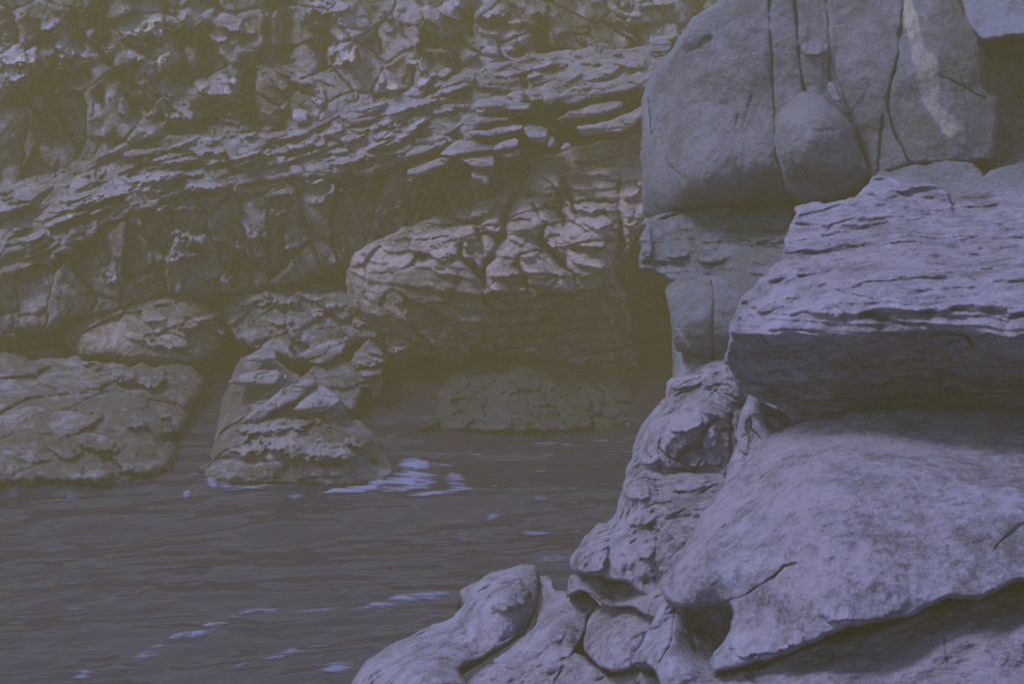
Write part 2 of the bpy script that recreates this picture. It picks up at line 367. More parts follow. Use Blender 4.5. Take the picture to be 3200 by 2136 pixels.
# ---- far side: the hillside everything else leans against
rock('cliff', [(-500,-260),(3700,-260),(3700,1330),(2400,1345),(1900,1345),(1500,1350),(1250,1380),(1100,1470),(700,1520),(300,1540),(-500,1540)],
     [(-500,-260,67),(1500,-260,66),(3700,-260,60),(-300,500,58),(900,500,57),(1800,500,57),(3600,500,50),(-300,1000,52),(600,1000,52),(1250,1230,52),(1600,900,54),(1600,1200,48.6),(1400,1250,48.8),(2000,1000,55),(1990,1250,50),(1500,1350,46.2),(1900,1345,46.2),(-300,1540,41.8),(700,1520,42.4),(1100,1470,43)],
     'far', thick=6, edge=(30,1), step=8, facet=(.7,(.8,.8,1.3)), noise=(.5,.35), tide=(1.4,.25), tone=.35, kind='structure')
# ---- upper fractured cliff
PU = [(440,80,160,110,5,.8,.4),(380,170,120,60,-20,.7,.4),(280,165,60,50,0,.7,.3),(490,90,60,60,0,.7,.3),(60,170,130,70,10,1.2,.45),(70,215,110,60,25,1.3,.5),(160,75,80,50,0,.8,.3),(200,130,60,90,-20,.8,.3),
 (210,165,60,40,-30,.8,.3),(280,90,70,50,-30,.7,.3),(412,95,60,40,10,.8,.3),(470,95,40,30,-40,.7,.3),(480,185,90,110,-10,1.0,.45),(455,240,70,50,0,.8,.3),(620,230,50,110,0,.8,.4),
 (555,55,60,70,-10,.8,.35),(680,110,70,60,-30,.8,.4),(700,60,120,50,-20,.9,.3),(770,90,60,40,-10,.8,.3),(775,195,50,40,20,.7,.3),(690,270,130,60,15,1.0,.45),(730,300,80,90,0,1.0,.4),(640,290,60,50,-30,.9,.4),
 (525,275,60,60,-30,.8,.4),(560,350,80,70,-10,1.0,.4),(460,345,40,40,0,.8,.35),(388,335,35,50,-20,.8,.4),(620,410,50,18,0,.6,.3),(720,365,70,40,0,.8,.25),(780,205,50,40,20,.7,.3),(515,180,50,90,-10,.9,.35),
 (1040,20,120,50,0,.9,.4),(1110,70,110,90,-10,1.0,.4),(1090,150,60,120,5,.9,.3),(1045,155,30,40,-30,.7,.45),(1095,180,40,40,10,.7,.35),(1350,50,50,60,20,.8,.35),(1410,30,70,50,-30,.9,.4),(1540,35,80,40,10,.9,.4),
 (1540,60,40,30,-20,.6,.3),(1605,70,38,26,-10,.7,.5),(1655,158,50,30,20,.8,.5),(1600,157,30,18,0,.6,.4),(1290,190,60,40,-10,.8,.4),(1375,90,30,70,0,.7,.3),(1290,135,60,30,5,.7,.25),(1405,170,16,30,0,.5,.3),
 (1335,250,60,32,35,.9,.5),(1390,228,52,26,10,.9,.5),(1230,275,40,30,0,.8,.4),(1232,300,28,50,0,.8,.35),(2050,12,100,20,5,.6,.25),(1985,45,70,22,0,.6,.3),(2060,130,60,40,0,.7,.3),(1705,40,60,22,-30,.6,.2),(1885,150,60,30,-20,.7,.2),
 (1195,320,28,40,0,.7,.3),(940,245,70,34,0,.8,.35),(1000,300,30,50,10,.9,.45),(880,330,40,30,0,.7,.3),(985,272,20,30,0,.6,.35),(1070,195,30,30,0,.6,.3)]
_r = random.Random(11)
for _ in range(50):
    PU.append((_r.uniform(-150,2150), _r.uniform(-60,440), _r.uniform(22,60), _r.uniform(16,60), _r.uniform(-35,30), _r.uniform(.3,.7), _r.uniform(.0,.18)))
GU = [([(315,0),(330,110),(350,190),(400,260),(470,340),(540,410)],30,1.6),([(640,140),(650,230)],26,1.2),([(770,205),(765,300),(790,400)],30,1.8),([(860,0),(900,90),(880,180)],22,1.0),([(1330,70),(1335,150),(1350,200)],26,1.4),
 ([(1470,40),(1480,110)],22,1.2),([(1700,70),(1710,160)],20,1.2),([(1180,110),(1195,170)],16,.9),([(560,110),(575,200),(590,260)],20,1.0),([(1000,120),(1010,210)],18,.9),([(230,60),(250,180),(330,330)],18,.9),([(1900,60),(1990,110)],22,1.2),([(60,300),(180,420)],24,.9),([(1430,120),(1420,210)],20,1.1),([(1600,170),(1700,150),(1800,180)],20,1.0)]
rock('fractured_cliff', [(-420,-240),(2400,-240),(2330,60),(2200,240),(2050,170),(1850,170),(1700,195),(1450,250),(1200,330),(1000,395),(850,430),(700,430),(500,440),(380,480),(150,560),(-420,760)],
     [(-400,-240,62),(900,-240,63),(2300,-240,63),(-300,300,56.5),(300,250,56.5),(900,250,57),(1500,120,58),(2100,80,60),(-400,700,54.5),(150,560,54.6),(600,440,54.8),(1000,395,55),(1500,230,56.5),(2000,170,58)],
     'far', thick=5, edge=(26,.8), step=4, rough=10, noise=(.5,.45), facet=(1.3,(1.25,1.4,4.2),1,1.0), facet2=(.13,(.4,.5,.8),2,1.2), cracks=[(a_, b_*1.3, c_*1.3) for a_, b_, c_ in GU], patches=[p[:5]+(p[5]*1.25, p[6]*1.15) for p in PU], tone=.34, columns=.34,
     tones=[([(300,0),(400,0),(520,400),(420,400),(320,200)],-.2,20),([(890,0),(1010,0),(1030,330),(950,330),(900,150)],-.12,20),([(1150,0),(1330,0),(1320,200),(1180,200)],-.12,20),([(1650,60),(2100,60),(2100,230),(1700,200)],-.15,30)],
     label='tall fractured cliff of broken columns and dark gullies across the top of the photo', cat='cliff')
# ---- stratified ledge, dipping down to the left
PM = [(960,445,150,34,12,.9,.35),(910,420,120,20,14,.7,.25),(1050,400,60,26,25,.7,.3),(870,470,110,26,12,.7,.3),(770,480,120,26,14,.6,.2),(860,390,70,14,0,.6,.4),
 (1290,330,150,22,16,.9,.35),(1420,275,90,20,18,.8,.25),(1160,395,150,20,14,.8,.25),(1195,440,80,16,30,.7,.3),(1290,400,120,20,34,.9,.45),(1330,372,60,14,34,.8,.3),(1190,420,60,24,10,.7,.35),(1230,390,60,16,20,.7,.25),(1260,482,40,26,-20,.7,.3),
 (1200,450,120,20,16,.8,.3),(1090,500,110,20,12,.7,.25),(1060,470,90,18,10,.6,.2),(640,470,120,26,8,.7,.25),(520,500,120,22,6,.6,.2),(470,555,160,30,12,.8,.3),(370,600,150,26,22,.9,.35),(260,650,140,30,26,.9,.4),(180,690,110,30,24,.9,.35),(310,655,80,20,20,.8,.4),
 (640,580,120,28,8,.8,.3),(590,545,100,18,8,.6,.2),(700,590,70,22,12,.7,.3),(100,740,80,22,20,.7,.25),(150,820,80,30,30,.8,.3),(60,710,60,20,20,.6,.2),(1600,225,130,20,14,.8,.35),(1700,200,80,18,20,.7,.3),(1650,240,100,16,15,.7,.3)]
_r = random.Random(12)
for _ in range(70):
    x = _r.uniform(0,1450); y = 720-.33*x+_r.uniform(-40,150)*(1 if x>300 else .7)
    PM.append((x, y-60, _r.uniform(40,150), _r.uniform(9,20), _r.uniform(8,24), _r.uniform(.25,.6), _r.uniform(.0,.15)))
rock('stratified_ledge', [(-420,700),(150,540),(380,450),(500,425),(700,410),(850,410),(1000,370),(1200,305),(1450,225),(1700,165),(1850,150),(2050,150),(2300,200),(2250,420),(2000,300),(1760,300),(1640,330),(1500,420),(1380,470),(1200,530),(1100,560),(900,560),(800,575),(560,620),(350,700),(200,800),(-420,1000)],
     [(-400,700,54),(150,540,54),(700,410,54.5),(1200,305,55),(1850,150,57),(2200,200,57),(-400,1000,49.5),(200,800,49.5),(560,620,50),(1100,560,50.4),(1500,420,51.5),(2000,300,52.5)],
     'ledge', thick=4, edge=(18,.8), step=4, rough=8, noise=(.25,.6), facet=(.45,(.9,.9,.35)), strata=[((-.24,-.1,1),.62,.55),((-.3,-.1,1),.2,.09)], patches=PM, tone=.42,
     cracks=[([(1640,240),(1650,330),(1640,420)],16,1.2),([(700,480),(740,540)],10,.6)],
     label='layered rock ledge sloping down to the left below the fractured cliff', cat='rock ledge')
# ---- front wall under the ledge
PW = [(560,770,100,100,10,.8,.3),(620,735,60,60,0,.7,.35),(760,740,40,110,-10,.7,.2),(925,740,60,110,-12,.8,.3),(960,745,36,24,50,.7,.4),(790,720,60,60,0,.5,.15),(650,850,90,60,-20,.6,.15),(705,855,30,60,0,.7,.3),(560,720,80,40,0,.6,.2),
 (1050,590,60,34,10,.8,.4),(1080,545,50,30,0,.8,.3),(990,560,90,22,14,.7,.35),(1010,530,70,18,10,.6,.3),(880,660,60,30,0,.5,.15),(1405,610,26,20,0,.6,.5),(1240,645,30,14,0,.5,.4),(1255,632,26,12,10,.5,.3),(1180,660,60,30,10,.5,.2),(1000,620,60,24,20,.5,.2),(900,600,60,24,5,.5,.15),(1390,660,22,26,0,.5,.3),(560,640,160,40,5,.5,.15),(1280,555,60,22,20,.7,.3),(1300,570,90,20,12,.6,.2)]
_r = random.Random(13)
for _ in range(60): PW.append((_r.uniform(200,1400), _r.uniform(560,900), _r.uniform(16,50), _r.uniform(16,70), _r.uniform(-25,25), _r.uniform(.15,.45), _r.uniform(-.05,.12)))
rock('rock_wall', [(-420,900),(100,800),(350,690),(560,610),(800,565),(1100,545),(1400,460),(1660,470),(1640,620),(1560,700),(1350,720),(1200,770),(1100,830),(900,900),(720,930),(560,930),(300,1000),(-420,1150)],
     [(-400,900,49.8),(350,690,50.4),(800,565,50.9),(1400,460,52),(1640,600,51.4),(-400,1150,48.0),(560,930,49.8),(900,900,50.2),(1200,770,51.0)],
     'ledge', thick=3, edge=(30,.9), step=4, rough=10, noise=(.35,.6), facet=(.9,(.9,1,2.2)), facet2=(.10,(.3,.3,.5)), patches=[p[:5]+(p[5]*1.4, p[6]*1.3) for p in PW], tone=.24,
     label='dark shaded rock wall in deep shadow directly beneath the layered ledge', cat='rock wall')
# ---- the sheaf of flat slabs in the middle of the ledge
def slab(x, y, wd, ht, an, Y, tilt, label, mat='ledge', tone=.62, thick=1.0, group=None, name='rock_slab', pts=None, facet=(.12,(.6,.6,.3)), **k):
    a = R(an); r_ = random.Random(int(x*7+y)); out = []
    if pts is None:
        n_ = 8
        for i in range(n_):
            t = 2*math.pi*i/n_; c_, s_ = math.cos(t), math.sin(t)
            rr = 1/max(abs(c_)**2.6+abs(s_)**2.6, .01)**(1/2.6)*r_.uniform(.72, 1.12)
            u, v = wd/2*rr*c_, ht/2*rr*s_; out.append((x+u*math.cos(a)+v*math.sin(a), y-u*math.sin(a)+v*math.cos(a)))
    else: out = pts
    p = np.array(out); y0, y1 = p[:, 1].min(), p[:, 1].max(); x0, x1 = p[:, 0].min(), p[:, 0].max(); f = .62
    ym = y0+(y1-y0)*f
    ctrl = [(x0, y0, Y+tilt), (x1, y0, Y+tilt), (x, y0, Y+tilt), (x0, ym, Y), (x, ym, Y-.08), (x1, ym, Y), (x0, y1, Y+tilt*.12), (x, y1, Y+tilt*.12), (x1, y1, Y+tilt*.12)]
    return rock(name, out, ctrl, mat, thick=thick, edge=(9, .25), rough=3.5, step=3.2, noise=(.06, 1.2), facet=facet, strata=[((-.1, 0, 1), .14, .07)], tone=tone, label=label, group=group, **k)
GS = 'flat slabs stacked on the ledge'
slab(1565,325,180,36,2,50.6,1.6,'pale flat slab topmost of the slab stack in the middle of the ledge', group=GS, pts=[(1470,330),(1500,312),(1570,309),(1620,318),(1662,325),(1650,341),(1600,344),(1540,336),(1490,340)])
slab(1510,370,170,44,8,50.2,1.6,'broad blue grey slab second from the top of the slab stack on the ledge', group=GS, pts=[(1436,382),(1470,357),(1540,350),(1598,362),(1590,378),(1540,384),(1500,392),(1455,392)])
slab(1550,405,180,40,8,49.8,1.5,'long wedge slab with a dark gap beneath in the middle of the slab stack', group=GS, pts=[(1462,412),(1520,405),(1590,380),(1640,388),(1632,402),(1590,414),(1540,425),(1480,430)])
slab(1490,455,250,60,10,49.3,1.6,'wide ragged slab fourth down the slab stack', group=GS, pts=[(1375,482),(1400,455),(1430,437),(1480,438),(1530,450),(1560,440),(1600,436),(1620,445),(1590,468),(1540,470),(1470,478),(1420,490)])
slab(1580,455,90,34,20,48.9,1.2,'bright pale slab end at the lower right corner of the slab stack', group=GS, tone=.8)
slab(1490,500,130,44,-6,48.9,1.4,'angular slab with pointed right end low in the slab stack', group=GS, tone=.68)
slab(1500,555,80,40,-28,48.8,1.1,'hooked bright slab sagging at the foot of the slab stack', group=GS, tone=.75)
slab(1340,520,150,34,22,49.4,1.2,'long tilted slab left of the foot of the slab stack', group=GS)
slab(1590,480,70,26,10,48.8,.9,'small chip slab under the right end of the slab stack', group=GS, tone=.6)
GR = 'sloping slabs right of the slab stack'
slab(1870,285,330,70,12,51.0,1.6,'long pale slab sloping up to the big smooth wall, right of the slab stack', group=GR, pts=[(1740,300),(1800,270),(1900,255),(2000,225),(2040,240),(2010,270),(1950,290),(1850,305),(1780,330)], tone=.58)
slab(1890,380,210,60,14,49.4,1.6,'bright sloping slab wedged against the left edge of the big smooth wall', group=GR, pts=[(1800,395),(1860,388),(1930,365),(2010,330),(2020,350),(1980,395),(1940,415),(1880,418),(1820,425)], tone=.72)
slab(1860,345,230,40,14,50.4,1.2,'dim narrow slab between the two bright slabs sloping to the big smooth wall', group=GR, tone=.4)
slab(1720,300,70,60,0,51,1.0,'small square block at the left end of the sloping slabs', group=GR, tone=.45)
slab(1675,415,90,60,-20,50,1.0,'rough block in shadow just right of the slab stack', group=GR, tone=.45)
slab(1770,460,40,26,25,49.3,.8,'small bright stone in the dark hollow right of the slab stack', name='loose_stone', tone=.75)
slab(1720,440,30,50,10,49.8,.8,'upright shard in the dark hollow right of the slab stack', name='loose_stone', tone=.5)
slab(940,362,64,44,-5,54.0,1.2,'pale square block perched at the foot of the fractured cliff above the ledge', 'far', .75, name='loose_block')
slab(2062,128,62,60,15,47.5,.6,'small knob of pale rock peeping over the left shoulder of the big wall', 'wall', .72, name='loose_block', pts=[(2028,150),(2030,132),(2060,120),(2078,118),(2100,132),(2100,150),(2080,175),(2050,180),(2030,172)])
# ---- sunlit pale buttress over the cave
CK = [([(1640,520),(1618,600),(1590,647),(1567,731),(1543,801),(1520,848),(1510,940)],11,.9),([(1400,672),(1445,689),(1492,698),(1515,722),(1552,735)],8,.6),([(1435,787),(1449,811),(1473,834),(1500,868)],9,.7),
 ([(1935,560),(1937,694),(1946,760),(1935,830)],10,.8),([(1760,560),(1772,610),(1800,665)],7,.6),([(1690,760),(1735,795),(1760,830),(1800,860)],9,.7),([(1618,830),(1622,800),(1690,783)],6,.5),([(1618,830),(1640,858),(1650,900)],8,.5),([(1560,866),(1640,864)],6,.45),
 ([(1670,640),(1700,700),(1690,760)],7,.5),([(1790,632),(1930,628)],5,.4),([(1300,792),(1375,812),(1432,798)],6,.5),([(1800,780),(1850,775),(1905,782)],5,.35),([(1655,690),(1600,690)],4,.25),([(1765,690),(1740,660),(1700,640)],6,.4),([(1490,690),(1510,790)],6,.35),([(1700,560),(1750,600),(1760,700)],5,.35)]
PJ = [(1700,570,120,90,-8,.5,.2),(1850,540,150,20,2,.35,.1),(1820,585,110,20,0,.35,.1),(1975,590,60,70,0,.5,.15),(1850,640,150,50,-4,.45,.15),(1880,695,110,40,-8,.5,.2),(1970,680,66,60,0,.6,.15),(1620,700,90,130,-10,.55,.15),(1830,745,160,60,-18,.6,.2),(1660,785,80,60,-20,.55,.15),
 (1370,760,190,90,-8,.8,.25),(1510,650,90,50,5,.5,.15),(1460,725,80,50,-10,.5,.15),(1670,835,100,60,-4,.5,.12),(1840,815,130,40,-12,.45,.1),(1590,855,70,30,-6,.5,.15),(1770,880,50,70,-10,.5,.05),(1240,770,90,40,-10,.4,.05),(1450,800,50,30,0,.3,.05),(1720,755,50,30,-30,.5,.15),(1550,880,50,80,20,.5,.1),
 (1240,1080,90,50,0,.7,.15),(1380,1050,120,60,0,.7,.15),(1255,1110,50,60,0,.8,.4),(1330,1090,40,60,0,.6,.3),(1450,1085,40,30,0,.6,.4),(1520,1085,60,30,10,.6,.3),(1570,1060,40,60,0,.6,.25),(1650,1090,80,40,0,.6,.25),(1780,1100,24,24,0,.6,.5),(1300,1060,26,26,0,.6,.4),(1412,1055,16,26,0,.5,.4),(1900,1140,50,100,0,.6,.25),(1800,1130,50,50,0,.5,.2)]
_r = random.Random(14)
for _ in range(60): PJ.append((_r.uniform(1200,1980), _r.uniform(900,1140), _r.uniform(14,44), _r.uniform(14,50), _r.uniform(-20,20), _r.uniform(.15,.4), _r.uniform(0,.15)))
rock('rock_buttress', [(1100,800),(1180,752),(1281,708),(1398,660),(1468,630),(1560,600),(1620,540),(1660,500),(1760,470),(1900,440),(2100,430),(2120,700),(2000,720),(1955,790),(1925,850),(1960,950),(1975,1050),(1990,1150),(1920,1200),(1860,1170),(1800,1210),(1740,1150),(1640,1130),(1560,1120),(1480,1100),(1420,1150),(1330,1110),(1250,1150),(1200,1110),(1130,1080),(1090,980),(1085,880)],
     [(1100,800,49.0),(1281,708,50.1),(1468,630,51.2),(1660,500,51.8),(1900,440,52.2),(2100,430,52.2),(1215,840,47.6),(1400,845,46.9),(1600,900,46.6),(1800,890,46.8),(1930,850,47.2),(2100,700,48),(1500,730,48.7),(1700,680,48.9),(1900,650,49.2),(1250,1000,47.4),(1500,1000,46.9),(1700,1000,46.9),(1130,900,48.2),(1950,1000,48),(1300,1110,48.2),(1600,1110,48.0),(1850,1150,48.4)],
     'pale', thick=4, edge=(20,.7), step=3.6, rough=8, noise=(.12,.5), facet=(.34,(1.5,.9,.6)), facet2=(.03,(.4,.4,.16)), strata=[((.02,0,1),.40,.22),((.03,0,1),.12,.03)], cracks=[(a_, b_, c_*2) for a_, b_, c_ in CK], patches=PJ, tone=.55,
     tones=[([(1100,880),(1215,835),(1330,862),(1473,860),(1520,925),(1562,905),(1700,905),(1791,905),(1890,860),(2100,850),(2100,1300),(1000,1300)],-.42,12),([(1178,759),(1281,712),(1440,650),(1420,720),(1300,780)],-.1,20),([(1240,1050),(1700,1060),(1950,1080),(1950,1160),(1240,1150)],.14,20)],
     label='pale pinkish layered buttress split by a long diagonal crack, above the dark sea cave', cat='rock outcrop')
# ---- back of the cave: smooth wet rock running down to the inner water
rock('cave_floor_rock', [(1300,1345),(1350,1290),(1370,1230),(1430,1150),(1520,1120),(1700,1110),(1860,1130),(1960,1140),(1960,1180),(1985,1260),(1990,1345),(1800,1350),(1600,1350),(1450,1345)],
     [(1290,1330,43.4),(1420,1160,47.2),(1700,1110,48.2),(1960,1140,48.2),(1450,1345,42.9),(1800,1350,42.8),(1950,1340,43.2),(1650,1230,44.9)],
     'cave_shade', thick=2, edge=(30,.6), step=4, noise=(.25,.8), facet=(.3,(.6,1,1.6)), tone=.4, patches=[(1640,1190,180,110,0,.15,.15),(1860,1240,60,120,5,.2,.2),(1610,1210,40,40,0,.1,.2),(1680,1270,140,60,0,.1,.08)],
     label='dark wet rock at the back of the sea cave, running into the water', cat='rock')
# ---- left shore rocks
K = lambda L: [(a*.4683, 700+b*.4683) for a, b in L]
rock('shore_rock', [(150,1000),(240,930),(330,880),(420,850),(520,862),(640,895),(652,930),(700,980),(735,1020),(722,1060),(690,1090),(665,1125),(560,1140),(420,1140),(330,1125),(250,1120)],
     [(150,1000,50.5),(330,880,51.6),(520,862,51.8),(640,900,51.2),(735,1020,49.6),(420,1000,48.6),(560,1010,48.2),(250,1120,48),(420,1140,47.4),(665,1125,47.6)],
     'pale', thick=4, edge=(40,1.2), step=4, rough=8, noise=(.3,.7), facet=(.3,(1.5,1.2,.8)), facet2=(.04,(.3,.3,.2)), tone=.2, strata=[((-.25,0,1),.4,.05)], patches=[(560,900,90,30,-10,.6,.25),(650,990,90,24,10,.6,.3),(600,1010,110,34,8,.5,.25),(520,1060,150,60,6,.5,.2),(480,990,80,30,0,.4,.15),(420,1050,60,24,0,.4,.2),(690,985,60,18,0,.5,.35),(690,1030,30,30,0,.5,.4)],
     cracks=[([(470,1070),(520,1030),(590,1000),(650,985)],6,.4)], label='rounded pinkish shore rock at left above the dark water line', cat='rock')
rock('shore_rock', [(-420,1050),(-100,1080),(100,1120),(250,1118),(330,1130),(430,1140),(560,1135),(620,1150),(640,1200),(610,1260),(590,1310),(560,1350),(520,1360),(560,1420),(540,1480),(400,1515),(180,1520),(-420,1530)],
     [(-420,1050,47.4),(250,1118,46.6),(680,1140,46.6),(100,1300,41.9),(400,1250,42.9),(600,1220,44.9),(430,1400,40.4),(150,1420,39.9),(-400,1530,38.5),(180,1520,38.7),(400,1515,38.8),(540,1480,39.5)],
     'ledge', thick=4, edge=(40,1.0), step=4, rough=9, noise=(.35,.6), facet=(.3,(1.6,1.4,1.2)), facet2=(.05,(.3,.3,.25)), tone=.15, tide=(1.3,.1), strata=[((-.05,0,1),.5,.05)], patches=[(285,1120,70,50,-10,.6,.25),(380,1160,80,50,-5,.5,.2),(480,1180,80,60,5,.5,.15),(430,1325,60,20,0,.5,.3),(515,1300,40,16,0,.5,.3),(300,1380,120,60,0,.4,.1),(530,1345,26,14,0,.4,.3),(200,1400,90,60,0,.4,.1)],
     label='low dark shore rock running left out of the photo just above the water', cat='rock')
rock('shore_rock', [(690,960),(712,925),(780,905),(843,895),(960,880),(1080,900),(1180,930),(1230,1010),(1240,1080),(1180,1060),(1080,1080),(1000,1130),(940,1140),(860,1100),(780,1080),(720,1040)],
     [(712,925,50.5),(960,880,51),(1180,930,50.8),(690,1000,49.2),(900,980,48.4),(1100,990,48.6),(780,1080,47.4),(1000,1130,46.6),(1230,1060,48.2)],
     'ledge', thick=3, edge=(24,.8), step=4, rough=9, noise=(.2,.6), facet=(.5,(1,.9,.7)), facet2=(.06,(.25,.3,.2)), tone=.25, patches=[(900,925,140,50,-12,.6,.25),(800,935,110,44,0,.5,.15),(970,925,80,30,-20,.6,.3),(1050,940,110,50,-10,.5,.1),(1000,975,60,30,10,.5,.2),(1140,1000,90,40,0,.4,.1),(880,1000,60,30,0,.4,.15),(1070,975,60,40,30,.4,.05)],
     label='broken grey shore rock between the left pinkish rock and the pale buttress', cat='rock')
rock('shore_rock', [(920,1120),(943,1098),(973,1068),(1033,1048),(1075,1055),(1084,1085),(1060,1112),(1020,1135),(969,1130)], [(943,1098,47),(1033,1048,48),(1070,1060,47.4),(969,1130,46),(1020,1120,45.9)], 'ledge', thick=1.5, edge=(16,.5), step=3.6, facet=(.25,(.5,.6,.3)), strata=[((-.1,0,1),.3,.1)], tone=.5, label='small flat topped grey rock behind the peak of the pyramid shaped rock', cat='rock')
rock('shore_rock', [(1050,1230),(1065,1180),(1084,1136),(1126,1080),(1152,1055),(1199,1102),(1206,1128),(1195,1165),(1184,1240),(1168,1252),(1156,1212),(1110,1215),(1080,1260)], [(1065,1180,46.2),(1126,1085,47.2),(1200,1110,46.6),(1110,1210,45),(1180,1240,45),(1140,1150,45.6)], 'ledge', thick=2, edge=(18,.6), step=3.6, facet=(.25,(.7,.7,.5)), strata=[((-.1,0,1),.35,.08)], tone=.32,
     patches=[(1170,1095,60,20,-10,.4,.3),(1160,1130,80,30,8,.5,.25),(1160,1165,80,26,10,.5,.25)], cracks=[([(1110,1160),(1200,1140)],6,.4),([(1090,1205),(1190,1190)],6,.4)], label='blocky bluish rock right of the pyramid rock beside the black cave mouth', cat='rock')
rock('shore_rock', [(930,1190),(980,1140),(1060,1120),(1120,1150),(1130,1230),(1100,1290),(1040,1250),(980,1210)], [(980,1140,46),(1100,1150,45.8),(1040,1250,44),(1120,1230,44.4)], 'wet', thick=2, edge=(16,.6), step=4, facet=(.35,(.5,.7,.35)), tone=.5, label='low dark rock in the gap behind the pyramid rock right flank', cat='rock')
# ---- pyramid-shaped rock standing in the water
isl = rock('sea_stack', [(640,1426),(670,1370),(680,1300),(695,1240),(713,1204),(735,1150),(756,1120),(800,1105),(850,1105),(880,1135),(905,1150),(981,1190),(1007,1204),(1058,1234),(1096,1307),(1130,1319),(1164,1349),(1186,1379),(1199,1409),(1224,1443),(1240,1468),(1226,1505),(1139,1525),(926,1525),(756,1520),(628,1505),(585,1460)],
     [(640,1426,41.2),(690,1260,43.6),(756,1120,45),(860,1110,45.2),(905,1150,44.6),(1058,1234,43),(1096,1307,42.4),(1199,1409,41.4),(1240,1468,40.0),(700,1440,39.6),(900,1400,39.3),(1100,1400,39.5),(850,1330,41.0),(1000,1320,41.2),(628,1505,39.2),(756,1520,38.8),(926,1525,38.7),(1139,1525,38.8),(900,1470,39.2),(1100,1470,39.3)],
     'ledge', thick=3, edge=(30,.9), rough=6, step=3.6, noise=(.14,.7), facet=(.16,(1.1,.9,.8)), facet2=(.04,(.25,.3,.2)), tone=.28, tide=(.9,.2), strata=[((-.1,0,1),.5,.05)],
     cracks=[([(815,1318),(870,1285),(926,1250),(986,1208)],10,.8),([(640,1432),(900,1438),(1180,1446)],10,.35),([(1000,1300),(1090,1306)],8,.5),([(900,1300),(985,1310)],6,.4)],
     patches=[(880,1330,230,40,8,.5,.25),(960,1375,340,110,-3,.5,.12),(770,1390,120,70,5,.4,.08),(1120,1360,80,70,-20,.5,.15),(800,1370,30,20,0,.1,.2),(930,1392,26,18,0,.1,.2),(1000,1370,40,20,0,.1,.2),(1080,1410,40,20,0,.1,.15)],
     label='pyramid shaped dark rock standing in the water with foam at its foot', cat='sea rock')
GI = 'slabs lying on the pyramid shaped rock'
slab(812,1100,110,50,0,43.3,1.0,'rounded pale cap stone on the peak of the pyramid shaped rock', 'ledge', .66, .8, GI, 'cap_stone', [(768,1124),(790,1102),(824,1085),(854,1094),(868,1111),(866,1126),(830,1132),(790,1130)])
slab(795,1180,160,46,4,42.4,1.1,'long rounded slab just under the cap stone of the pyramid shaped rock', 'ledge', .62, .8, GI, 'rock_slab', [(713,1200),(739,1175),(773,1160),(835,1153),(866,1155),(881,1172),(866,1196),(832,1204),(777,1202)])
slab(870,1250,250,40,28,41.5,1.0,'long diagonal slab above the dark cleft of the pyramid shaped rock', 'ledge', .5, .8, GI, 'rock_slab', [(748,1318),(798,1277),(883,1213),(951,1183),(981,1187),(986,1204),(926,1251),(862,1281),(819,1318),(773,1330)])
slab(990,1250,150,60,5,41.3,1.1,'smooth bluish slab leaning on the right shoulder of the pyramid shaped rock', 'ledge', .72, .8, GI, 'rock_slab', [(913,1278),(935,1258),(973,1230),(990,1206),(1012,1204),(1030,1218),(1058,1234),(1066,1258),(1045,1277),(1003,1292),(926,1287)])
slab(893,1177,18,14,20,42.2,.3,'tiny pale pebble at the right end of the slab under the cap stone', 'ledge', .8, .2, None, 'pebble')
# ============================================================ near side (right)
rock('shore_bank', [(1420,2500),(1640,2080),(1800,1950),(1850,1840),(1920,1700),(2000,1560),(2060,1380),(2100,1200),(2100,820),(2100,640),(2300,560),(2800,420),(2950,-240),(3700,-240),(3700,2500)],
     [(1420,2500,22.5),(1640,2080,26),(1850,1840,27),(2000,1560,28),(2100,1200,30),(2100,820,34),(2100,640,35),(2800,520,35),(3000,200,34.5),(3100,400,33.8),(3700,300,34),(3100,100,35.5),(3700,-200,36),(3600,2500,19),(2600,1300,24.5),(3200,1280,23),(3200,1000,26)],
     'near', thick=3, edge=(40,1), step=9, noise=(.4,.5), facet=(.5,(1,1,1)), tone=.3, kind='structure')
# ---- top right
rock('boulder', [(2960,-200),(3700,-200),(3700,60),(3400,90),(3200,108),(3120,118),(3070,127),(3020,60)], [(2960,-200,34),(3700,-200,34),(3070,127,31.0),(3400,90,30.5),(3200,0,31.8)], 'wall', thick=6, edge=(16,.4), facet=(.2,(1,1,1)), tone=.6, label='bluish rock filling the top right corner above the black crevice', cat='boulder')
rock('boulder', [(3030,640),(3060,560),(3140,516),(3280,505),(3700,500),(3700,760),(3040,760)], [(3030,640,30),(3140,516,31),(3700,500,31),(3040,760,29),(3700,760,29)], 'wall', thick=2, edge=(16,.4), facet=(.2,(1,1,1)), tone=.45, label='low rock at the right edge below the black crevice', cat='boulder')
rock('boulder', [(2700,640),(2740,545),(2841,520),(2979,504),(3040,508),(3085,560),(3070,640),(3000,700),(2760,700)], [(2700,640,30.8),(2841,520,31.4),(3060,520,31.2),(3000,700,29.5),(2760,700,29.8)], 'wall', thick=2, edge=(20,.5), facet=(.25,(1,1,.6)), tone=.36, strata=[((0,0,1),.3,.06)], label='dim flat rock wedged under the foot of the quartz veined wall', cat='boulder')
